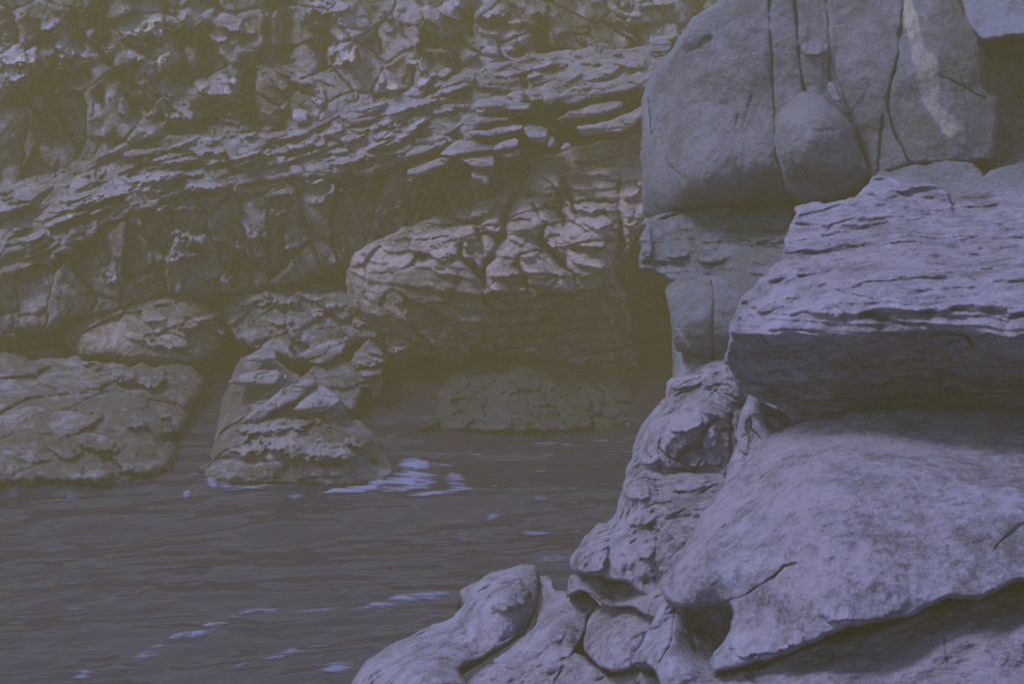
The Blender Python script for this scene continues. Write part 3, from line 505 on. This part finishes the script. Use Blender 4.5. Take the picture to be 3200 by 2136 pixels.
# ---- the big smooth wall with vertical joints
CG = [([(2406,-200),(2406,72),(2420,354),(2431,498),(2464,609),(2500,680)],7,.35),([(2484,-200),(2484,0),(2495,138),(2506,243),(2516,290)],8,.45),([(2583,-200),(2583,0),(2592,127),(2592,243),(2625,310)],7,.4),
 ([(2024,260),(2030,340),(2036,420)],6,.3),([(2130,390),(2136,560)],3,.08),([(2270,420),(2300,400),(2305,360)],6,.12),([(2060,400),(2080,500),(2140,560)],5,.12),([(2350,300),(2320,400),(2290,440)],4,.1)]
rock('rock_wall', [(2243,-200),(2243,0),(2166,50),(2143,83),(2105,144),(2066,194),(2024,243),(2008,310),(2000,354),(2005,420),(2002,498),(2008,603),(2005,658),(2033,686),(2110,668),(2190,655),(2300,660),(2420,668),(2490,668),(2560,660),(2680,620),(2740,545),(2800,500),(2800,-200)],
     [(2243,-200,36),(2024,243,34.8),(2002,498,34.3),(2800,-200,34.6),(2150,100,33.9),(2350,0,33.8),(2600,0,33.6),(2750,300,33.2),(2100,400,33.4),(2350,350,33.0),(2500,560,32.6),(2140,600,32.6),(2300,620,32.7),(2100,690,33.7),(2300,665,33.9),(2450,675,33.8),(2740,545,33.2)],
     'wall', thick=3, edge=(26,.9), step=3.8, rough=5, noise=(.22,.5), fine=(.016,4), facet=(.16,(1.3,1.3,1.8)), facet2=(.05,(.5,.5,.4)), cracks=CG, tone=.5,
     patches=[(2545,150,90,50,0,.15,.05),(2180,140,110,34,30,-.16,-.1)], tones=[([(2066,194),(2105,144),(2166,50),(2243,-20),(2260,0),(2180,60),(2120,150),(2080,210),(2040,270),(2020,420),(2000,420),(2008,300)],.35,6),([(2020,600),(2130,608),(2240,612),(2310,632),(2460,630),(2490,700),(2000,720)],-.2,6)],  # tones paint light on the left rim and shade along the foot
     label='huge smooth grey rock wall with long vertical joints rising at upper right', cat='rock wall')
rock('rock_wall', [(2640,-200),(2980,-200),(3010,0),(3060,110),(3068,127),(3084,277),(3123,310),(3115,400),(3101,504),(2979,508),(2841,520),(2760,548),(2716,570),(2700,480),(2668,400),(2630,300),(2600,200),(2596,-200)],
     [(2640,-200,34),(2980,-200,34.4),(3084,277,32.6),(3101,504,32.2),(2620,200,33),(2690,450,32.6),(2740,550,32.2),(2800,300,32.3),(2900,200,32.4),(2950,450,31.9)],
     'wall', thick=3, edge=(22,.7), step=3.8, noise=(.2,.5), fine=(.016,4), facet=(.16,(1.3,1.3,1.8)), tone=.44,
     cracks=[([(2824,-200),(2824,0),(2808,166),(2785,260),(2774,332),(2796,415),(2845,510)],7,.4),([(2758,360),(2750,450),(2741,545)],7,.35),([(2935,235),(3000,265),(3080,310)],5,.2)],
     tones=[([(2830,-60),(2874,66),(2896,144),(2929,188),(2935,260),(2935,321),(3001,376),(3023,443),(3055,490),(3007,443),(2951,415),(2907,354),(2874,310),(2863,221),(2841,155),(2826,83)],.9,7),([(2880,365),(2910,350),(2945,400),(2930,430),(2885,425)],-.25,8),([(2960,90),(3010,60),(3065,120),(3080,280),(3000,250),(2950,200)],-.15,10)],
     label='rock wall at far upper right crossed by a pale diagonal quartz vein', cat='rock wall')
rock('boulder', [(2420,370),(2440,340),(2475,310),(2508,283),(2564,290),(2597,315),(2641,354),(2666,398),(2674,442),(2700,490),(2719,537),(2690,590),(2640,608),(2580,622),(2500,628),(2460,590),(2432,500),(2420,440)],
     [(2420,400,32.2),(2508,283,32.8),(2597,315,32.7),(2674,442,32.2),(2719,537,32.2),(2500,628,32),(2640,608,32),(2540,400,31.0),(2560,500,30.9),(2640,540,31.2),(2470,480,31.2)],
     'wall', thick=1.6, edge=(22,.6), step=3.4, rough=4, noise=(.14,.9), facet=(.14,(.7,.7,.6)), chis=(.16,.8), tone=.54, cracks=[([(2540,412),(2590,410),(2640,400)],7,.1),([(2674,442),(2690,500),(2660,560),(2600,600)],8,.2)],
     tones=[([(2424,385),(2470,330),(2520,300),(2600,320),(2560,370),(2500,380)],.12,12)], label='large rounded boulder nested against the vertical joints of the big wall', cat='boulder')  # paler tone paints the light on the boulder's top
rock('loose_stone', [(2586,262),(2596,252),(2612,268),(2626,300),(2630,318),(2608,318),(2590,292)], [(2586,262,32.4),(2612,268,32.4),(2626,310,32.2)], 'wall', thick=.3, edge=(9,.2), rough=1.5, step=3, noise=(.03,2), tone=.65, label='slim pale stone jammed in the joint just above the nested boulder', cat='stone')
# ---- dark layered rock under the wall
rock('layered_rock', [(1995,830),(2000,760),(2008,720),(2030,680),(2120,655),(2300,640),(2520,640),(2560,700),(2540,900),(2400,960),(2250,900),(2120,880),(2060,860)],
     [(2000,760,32.2),(2030,680,33),(2300,640,33.4),(2540,640,33.4),(1995,830,31.8),(2120,880,31.4),(2300,900,31.2),(2500,850,31.2)],
     'wall', thick=2, edge=(18,.5), step=3.6, rough=7, noise=(.12,.9), facet=(.2,(.8,.8,.22)), strata=[((-.03,0,1),.34,.22),((0,0,1),.13,.06)], tone=.36, cracks=[([(2050,690),(2130,665),(2240,640)],6,.3),([(2200,760),(2330,755),(2450,780)],5,.25),([(2100,850),(2250,865),(2380,860)],6,.3)],
     patches=[(2020,750,34,110,0,.3,.2),(2410,705,100,26,0,.3,.2),(2330,650,90,20,0,.25,.15),(2120,795,80,24,0,.25,.15),(2220,810,90,20,0,.2,.15)], label='dark thinly layered rock directly beneath the big smooth wall', cat='rock')
rock('boulder', [(2075,910),(2100,880),(2120,866),(2220,860),(2330,850),(2400,900),(2380,1100),(2300,1140),(2254,1128),(2200,1112),(2110,1098),(2099,1043),(2090,966)],
     [(2075,910,30.4),(2120,866,30.8),(2330,850,30.8),(2110,1098,29.8),(2254,1128,29.6),(2200,980,29.5),(2380,1000,29.6)],
     'wall', thick=1.6, edge=(14,.4), step=3.4, rough=3, noise=(.08,1), facet=(.08,(.9,.9,.9)), tone=.38, cracks=[([(2225,880),(2232,960),(2228,1120)],5,.2)], tones=[([(2100,1020),(2112,1022),(2160,1080),(2150,1090)],.95,3)], label='square dark block with a short pale streak, below the layered rock', cat='boulder')
# ---- the broad stratified ledge (lit top, dark undercut)
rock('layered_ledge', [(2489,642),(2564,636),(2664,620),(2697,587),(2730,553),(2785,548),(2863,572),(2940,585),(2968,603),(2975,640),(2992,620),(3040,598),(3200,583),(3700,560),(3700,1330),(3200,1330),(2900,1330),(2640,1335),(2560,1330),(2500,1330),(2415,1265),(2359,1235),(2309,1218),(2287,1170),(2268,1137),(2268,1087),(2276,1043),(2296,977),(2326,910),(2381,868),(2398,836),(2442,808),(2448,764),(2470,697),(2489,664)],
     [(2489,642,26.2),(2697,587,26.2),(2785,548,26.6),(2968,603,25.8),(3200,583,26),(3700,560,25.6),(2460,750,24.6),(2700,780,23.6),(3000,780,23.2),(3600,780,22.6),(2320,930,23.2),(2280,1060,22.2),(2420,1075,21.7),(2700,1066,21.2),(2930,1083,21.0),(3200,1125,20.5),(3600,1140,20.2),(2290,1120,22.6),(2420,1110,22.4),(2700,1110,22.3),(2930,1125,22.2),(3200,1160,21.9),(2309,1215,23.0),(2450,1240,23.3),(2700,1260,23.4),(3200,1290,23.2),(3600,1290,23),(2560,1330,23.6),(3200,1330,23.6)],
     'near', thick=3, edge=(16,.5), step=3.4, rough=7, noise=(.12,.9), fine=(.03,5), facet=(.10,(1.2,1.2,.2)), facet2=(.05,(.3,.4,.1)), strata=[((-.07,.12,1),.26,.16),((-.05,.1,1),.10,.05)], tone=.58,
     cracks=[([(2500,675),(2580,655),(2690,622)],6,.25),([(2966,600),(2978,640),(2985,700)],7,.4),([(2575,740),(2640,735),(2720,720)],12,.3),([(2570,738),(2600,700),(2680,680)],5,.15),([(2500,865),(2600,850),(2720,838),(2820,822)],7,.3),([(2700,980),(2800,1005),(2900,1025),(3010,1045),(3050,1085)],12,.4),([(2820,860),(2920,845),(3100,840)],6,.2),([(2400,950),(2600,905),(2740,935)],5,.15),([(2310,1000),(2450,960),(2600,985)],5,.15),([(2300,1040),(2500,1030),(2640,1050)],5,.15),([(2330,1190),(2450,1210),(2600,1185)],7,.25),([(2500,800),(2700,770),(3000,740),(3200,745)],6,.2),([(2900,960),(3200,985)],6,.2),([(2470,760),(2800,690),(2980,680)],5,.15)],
     tones=[([(2271,1068),(2320,1060),(2376,1071),(2415,1084),(2453,1067),(2498,1062),(2564,1067),(2686,1070),(2807,1089),(2929,1088),(3040,1106),(3200,1134),(3700,1150),(3700,1400),(2200,1400)],-.12,6),([(2720,955),(2790,935),(2850,950),(2800,980),(2740,985)],.25,8),([(2800,870),(2880,860),(2860,885),(2800,885)],.2,6)],  # first tone paints the undercut's shade into the rock colour
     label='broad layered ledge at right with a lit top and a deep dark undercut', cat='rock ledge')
# ---- knobby column of rock between the water and the ledge
rock('boulder', [(2083,1193),(2095,1180),(2138,1176),(2188,1159),(2240,1144),(2265,1134),(2300,1150),(2320,1200),(2330,1260),(2340,1400),(2300,1500),(2200,1540),(2080,1520),(1960,1505),(1958,1465),(1972,1419),(1982,1380),(1994,1353),(2008,1320),(2027,1298),(2055,1264),(2085,1238)],
     [(2083,1193,27),(2188,1159,27),(2280,1140,26.6),(1972,1419,26.2),(2027,1298,26.8),(2085,1238,26.9),(2100,1350,25.0),(2180,1280,25.2),(2250,1380,24.8),(1970,1500,25.4),(2080,1520,25.2),(2200,1540,24.8),(2300,1500,24.6),(2330,1260,25.8)],
     'near', thick=2, edge=(26,.8), step=3.2, rough=5, noise=(.28,.9), chis=(.32,1.2), fine=(.05,4), facet=(.32,(.6,.6,.45)), facet2=(.1,(.22,.22,.2)), tone=.52,
     cracks=[([(2095,1238),(2140,1225),(2190,1205)],9,.3),([(2120,1430),(2150,1400),(2190,1390),(2200,1340),(2240,1310)],11,.4),([(2060,1400),(2090,1430),(2130,1440)],8,.25),([(2230,1180),(2245,1210),(2210,1250)],6,.2),([(2283,1300),(2287,1380),(2280,1500)],11,.5),([(2150,1500),(2190,1440),(2240,1420)],8,.3),([(2240,1350),(2290,1340)],7,.25),([(2060,1460),(2160,1470)],7,.3)],
     patches=[(2140,1195,100,34,10,.2,.15),(2140,1320,110,60,18,.3,.12),(2040,1370,60,110,-20,.2,.05),(2030,1430,60,40,0,.25,.1),(2220,1370,60,60,0,.25,.05),(2180,1440,60,40,10,.25,.05),(2230,1430,50,50,0,.2,.05)],
     label='knobby rounded rock rising from the water line below the undercut ledge', cat='boulder')
rock('boulder', [(2300,1360),(2309,1309),(2325,1260),(2343,1226),(2360,1228),(2380,1253),(2420,1275),(2480,1300),(2560,1310),(2540,1360),(2440,1420),(2360,1430),(2310,1410)],
     [(2300,1360,24.2),(2343,1226,24.6),(2420,1275,24.4),(2560,1310,24.2),(2360,1430,23.2),(2360,1320,23.4),(2450,1380,23.2)],
     'near', thick=1.4, edge=(14,.4), step=3.4, noise=(.15,1), facet=(.25,(.5,.5,.5)), tone=.5, cracks=[([(2345,1290),(2350,1340),(2380,1370)],6,.2)], tones=[([(2375,1250),(2560,1300),(2560,1370),(2400,1370)],-.2,12)], label='pointed wedge of rock in the notch between the knobby rock and the big rounded boulder', cat='boulder')
rock('boulder', [(2268,1480),(2283,1430),(2310,1395),(2350,1378),(2440,1365),(2420,1430),(2340,1530),(2280,1580),(2255,1560)], [(2268,1480,23.6),(2350,1378,24),(2440,1365,23.6),(2280,1580,22.6),(2340,1470,22.6)], 'near', thick=1.2, edge=(16,.4), step=3.4, facet=(.15,(.5,.5,.5)), tone=.56, label='narrow rock tucked against the upper left edge of the big rounded boulder', cat='boulder')
rock('boulder', [(1928,1568),(1945,1510),(1957,1489),(1990,1486),(2015,1470),(2060,1468),(2110,1476),(2170,1475),(2260,1480),(2300,1530),(2290,1640),(2200,1790),(2100,1880),(2000,1850),(1960,1818),(1900,1812),(1885,1795),(1797,1790),(1780,1749),(1800,1712),(1825,1677),(1850,1655),(1875,1636),(1900,1634),(1914,1620),(1930,1590)],
     [(1928,1568,25),(1957,1489,25.2),(2110,1476,25),(2260,1480,24.2),(1797,1790,23.4),(1780,1749,23.8),(1825,1677,24.4),(1900,1634,24.8),(2000,1560,23.6),(1900,1730,22.9),(2050,1650,22.9),(2180,1560,23.2),(2200,1790,22.2),(2000,1850,22.2),(1890,1800,22.8),(2080,1780,22.0)],
     'near', thick=2, edge=(20,.6), step=3.2, rough=5, noise=(.22,.9), chis=(.36,1.2), fine=(.04,4), facet=(.26,(.6,.6,.7)), facet2=(.07,(.22,.22,.3)), tone=.5,
     cracks=[([(2005,1592),(2050,1572),(2100,1565)],6,.3),([(1995,1640),(2040,1652),(2070,1665)],5,.2),([(1890,1800),(1897,1780),(1905,1700)],6,.15),([(2120,1540),(2190,1540),(2240,1510)],10,.3),([(2100,1740),(2150,1700),(2190,1640)],7,.2),([(2050,1500),(2060,1560)],5,.12)],
     patches=[(1990,1530,90,70,10,.3,.1),(1850,1740,110,90,10,.3,.08),(2000,1620,90,40,0,.2,.08),(2020,1700,60,110,-10,.2,.08)],
     tones=[([(2120,1500),(2280,1480),(2260,1620),(2130,1740),(2090,1700)],-.12,20)], label='angular jointed rock above the foreground crevice, left of the big rounded boulder', cat='boulder')
rock('boulder', [(1770,1870),(1778,1830),(1783,1795),(1830,1782),(1890,1797),(1895,1815),(1965,1820),(2030,1785),(2096,1733),(2150,1700),(2200,1760),(2130,1960),(2040,1930),(1990,1900),(1940,1895),(1890,1890),(1850,1862),(1810,1845)],
     [(1770,1870,24),(1783,1795,24.2),(1890,1815,23.6),(2030,1800,23.2),(2150,1720,22.6),(1850,1862,23),(1990,1895,22.2),(2100,1900,21.2),(2050,1860,21.6)],
     'near', thick=1.6, edge=(14,.5), step=3.2, noise=(.15,1), facet=(.2,(.5,.5,.5)), tone=.46, cracks=[([(1880,1855),(1930,1875),(2000,1840)],7,.2)], label='flat dim rock in the crevice under the angular jointed rock', cat='boulder')
# ---- the big rounded boulder, lower right, in two tiers
rock('boulder', [(2066,1821),(2075,1800),(2113,1755),(2150,1690),(2190,1611),(2237,1560),(2270,1500),(2297,1483),(2335,1440),(2365,1403),(2409,1364),(2453,1334),(2509,1313),(2560,1303),(2620,1300),(2691,1280),(2760,1276),(2841,1273),(2951,1279),(3080,1276),(3200,1286),(3700,1300),(3700,1800),(3200,1812),(3060,1870),(2960,1868),(2860,1920),(2770,1938),(2660,1958),(2560,2000),(2470,2040),(2373,2072),(2284,2089),(2226,2104),(2220,2065),(2262,2000),(2290,1935),(2288,1905),(2278,1888),(2234,1892),(2129,1896),(2078,1872)],
     [(2066,1821,20.4),(2190,1611,21.2),(2297,1483,21.9),(2409,1364,22.5),(2560,1303,22.6),(2841,1273,22.6),(3200,1286,22.2),(3600,1300,22),(2300,1700,19.6),(2500,1500,20.2),(2800,1450,20.3),(3200,1480,19.9),(2160,1830,19.6),(2234,1885,19.5),(2300,1850,19.1),(2500,1760,18.7),(2800,1700,18.5),(3200,1650,18.5),(2400,1950,18.6),(2300,2050,18.6),(2560,1880,18.1),(2800,1840,17.9),(3100,1780,18.0),(2560,1990,18.0),(2860,1910,17.8),(3200,1800,17.9),(3600,1800,17.7),(2284,1960,19.0)],
     'near', thick=3.5, edge=(24,.8), step=3.2, rough=5, noise=(.26,.75), fine=(.04,4.5), facet=(.08,(1.1,1.1,1.1)), facet2=(.02,(.3,.3,.3)), chis=(.16,.5), tone=.56,
     cracks=[([(2234,1886),(2310,1866),(2360,1838),(2410,1805),(2450,1770),(2490,1760)],8,.35),([(3200,1630),(3130,1690),(3080,1740),(3000,1800)],9,.12)],
     patches=[(2400,2000,260,90,14,.12,.1),(2700,1900,300,80,14,.12,.1)], tones=[([(2230,2090),(2300,1990),(2420,1950),(2560,1900),(2800,1860),(2950,1830),(2940,1880),(2700,1945),(2500,2020)],.12,14)],
     label='huge rounded grey boulder filling the lower right of the photo', cat='boulder')
# ---- bottom edge rocks
rock('boulder', [(2200,2500),(2190,2200),(2240,2110),(2380,2075),(2560,2005),(2770,1945),(2960,1880),(3200,1830),(3700,1790),(3700,2500)], [(2200,2200,18.4),(2380,2075,18.8),(2770,1945,18.9),(3200,1830,18.9),(3700,1790,18.6),(2200,2500,16.4),(2700,2500,15.8),(3700,2500,15.2),(2600,2150,17.7),(3100,2050,17.5)],
     'near', thick=2.5, edge=(22,.9), step=3.8, noise=(.25,.8), fine=(.04,4.5), facet=(.15,(.9,.9,.9)), tone=.48, cracks=[([(2270,2100),(2330,2110),(2400,2150)],7,.2),([(2950,1990),(2970,2136)],6,.1),([(2540,2080),(2640,2040),(2760,2030)],7,.12)], label='shaded rock at the bottom right corner beneath the huge rounded boulder', cat='boulder')
rock('boulder', [(1975,2075),(1984,2040),(2013,1987),(2040,1940),(2060,1885),(2078,1865),(2140,1885),(2240,1885),(2300,1890),(2310,1960),(2280,2080),(2260,2200),(2270,2500),(2050,2500),(2070,2180),(2052,2100),(2010,2072)],
     [(1975,2075,20.2),(2040,1940,20.8),(2078,1865,20.9),(2240,1885,20.6),(2060,2000,19.9),(2110,1960,20.1),(2200,1960,20.9),(2250,2000,20.6),(2130,2080,19.4),(2240,2150,19.0),(2060,2100,19.6),(2060,2500,17.8),(2270,2500,17.6),(2130,2200,18.7)],
     'near', thick=1.8, edge=(12,.5), step=3.2, rough=4, noise=(.15,1), facet=(.16,(.5,.5,.7)), facet2=(.05,(.2,.2,.3)), tone=.5, cracks=[([(2150,1900),(2160,1980),(2180,2040)],8,.15),([(2110,1900),(2100,2000),(2060,2070)],5,.12)], tones=[([(2000,2060),(2060,1960),(2090,1900),(2100,1960),(2080,2060),(2130,2136),(2060,2136)],.15,12)], label='ridged pillar of rock under the left tip of the huge rounded boulder', cat='boulder')
rock('boulder', [(1040,2500),(1060,2200),(1100,2124),(1150,2060),(1205,2021),(1266,1993),(1321,1960),(1399,1938),(1443,1899),(1452,1880),(1436,1858),(1438,1840),(1454,1830),(1498,1810),(1530,1790),(1559,1777),(1600,1770),(1631,1763),(1670,1766),(1684,1778),(1690,1821),(1685,1860),(1676,1904),(1655,1950),(1642,1976),(1598,2006),(1560,2030),(1500,2060),(1440,2090),(1470,2136),(1560,2200),(1600,2500)],
     [(1100,2124,25.2),(1205,2021,26),(1399,1938,26.2),(1440,1845,26.5),(1559,1777,26.8),(1670,1766,26.7),(1690,1821,26),(1642,1976,24.8),(1450,2085,23.7),(1350,2060,23.7),(1500,1900,24.9),(1600,1850,25),(1560,1980,24.4),(1060,2400,22.4),(1560,2300,21.8),(1250,2110,23.5)],
     'near', thick=2.2, edge=(22,.8), step=3.2, rough=4, noise=(.2,.8), fine=(.03,4), facet=(.16,(.8,.8,.8)), facet2=(.04,(.25,.25,.25)), tone=.56, cracks=[([(1440,2085),(1470,2115),(1510,2136)],9,.3),([(1520,2030),(1590,1990),(1640,1960)],7,.15),([(1450,1960),(1480,2040),(1560,2060)],8,.12)],
     patches=[(1590,1850,130,120,25,.2,.05)], tones=[([(1100,2136),(1250,2010),(1440,1930),(1470,2050),(1400,2136)],.1,20)], label='pinkish grey foreground rock sloping down into the water, leftmost on the near shore', cat='boulder')
rock('boulder', [(1672,1960),(1690,1880),(1692,1830),(1688,1796),(1710,1795),(1730,1810),(1740,1840),(1790,1850),(1836,1857),(1868,1885),(1860,1905),(1845,1925),(1835,1960),(1822,1990),(1800,2030),(1780,2060),(1700,2090),(1640,2100),(1560,2090),(1540,2060),(1600,2015),(1640,1985)],
     [(1690,1880,25.4),(1700,1796,25.9),(1790,1850,25),(1868,1885,24.2),(1822,1990,23.4),(1780,2060,22.6),(1560,2090,23),(1640,1990,24),(1750,1920,23.9),(1720,2020,23.0)],
     'near', thick=1.8, edge=(18,.6), step=3.2, noise=(.16,.9), facet=(.14,(.6,.6,.6)), tone=.5, cracks=[([(1730,1900),(1800,1925),(1840,1900)],5,.1),([(1770,1980),(1750,2010)],6,.12)], label='rounded grey rock second from the left in the foreground row', cat='boulder')
rock('boulder', [(1820,2004),(1826,1975),(1838,1940),(1848,1915),(1870,1897),(1905,1884),(1945,1890),(1990,1893),(2050,1870),(2080,1880),(2060,1940),(2020,1990),(1985,2050),(1975,2085),(1930,2100),(1880,2085),(1845,2055),(1828,2035)],
     [(1820,2004,23),(1850,1915,23.6),(1905,1884,23.7),(2070,1880,22.6),(1985,2050,21.4),(1880,2080,21.8),(1930,1980,22),(2000,1950,22.1)],
     'near', thick=1.6, edge=(20,.6), step=3.2, noise=(.14,.9), facet=(.13,(.6,.6,.6)), tone=.5, cracks=[([(1960,1930),(1950,2000),(1900,2060)],5,.08)], label='rounded grey rock with a curved top between deep cracks, third in the foreground row', cat='boulder')
rock('boulder', [(1430,2500),(1450,2150),(1500,2090),(1560,2070),(1660,2060),(1760,2050),(1795,2030),(1830,2050),(1870,2085),(1930,2110),(2000,2085),(2060,2110),(2085,2180),(2090,2500)],
     [(1450,2150,23.2),(1560,2070,23.4),(1790,2040,22.8),(1930,2110,22),(2060,2110,21.2),(1430,2500,20.6),(1800,2500,19.6),(2090,2500,18.8),(1700,2120,22.2)],
     'near', thick=2, edge=(20,.7), step=3.4, noise=(.2,.9), facet=(.18,(.7,.7,.7)), tone=.48, cracks=[([(1870,2120),(1960,2100),(2040,2090)],8,.2),([(1760,2080),(1730,2136)],7,.15)], label='low rough rock along the bottom edge beneath the foreground row', cat='boulder')
# ---- added volume: even olive veil imitating film fog, lifts the dark tones
hz = D.meshes.new('film_veil'); X0, X1, Y0, Y1, Z0, Z1 = -75, 75, -6, 84, -4.2, 15.5
hv = [(x, y, z) for x in (X0, X1) for y in (Y0, Y1) for z in (Z0, Z1)]
hz.from_pydata(hv, [], [(0,1,3,2),(4,6,7,5),(0,4,5,1),(2,3,7,6),(0,2,6,4),(1,5,7,3)])
ho = D.objects.new('film_veil', hz); C.collection.objects.link(ho); tag(ho, kind='stuff')
hm = D.materials.new('film_veil_fog'); hm.use_nodes = True; n = hm.node_tree; n.nodes.clear()
out = n.nodes.new('ShaderNodeOutputMaterial'); pv = n.nodes.new('ShaderNodeVolumePrincipled')
pv.inputs['Color'].default_value = VEIL_C+(1,); pv.inputs['Density'].default_value = VEIL_D; pv.inputs['Anisotropy'].default_value = 0.0
n.links.new(pv.outputs[0], out.inputs['Volume']); hz.materials.append(hm)
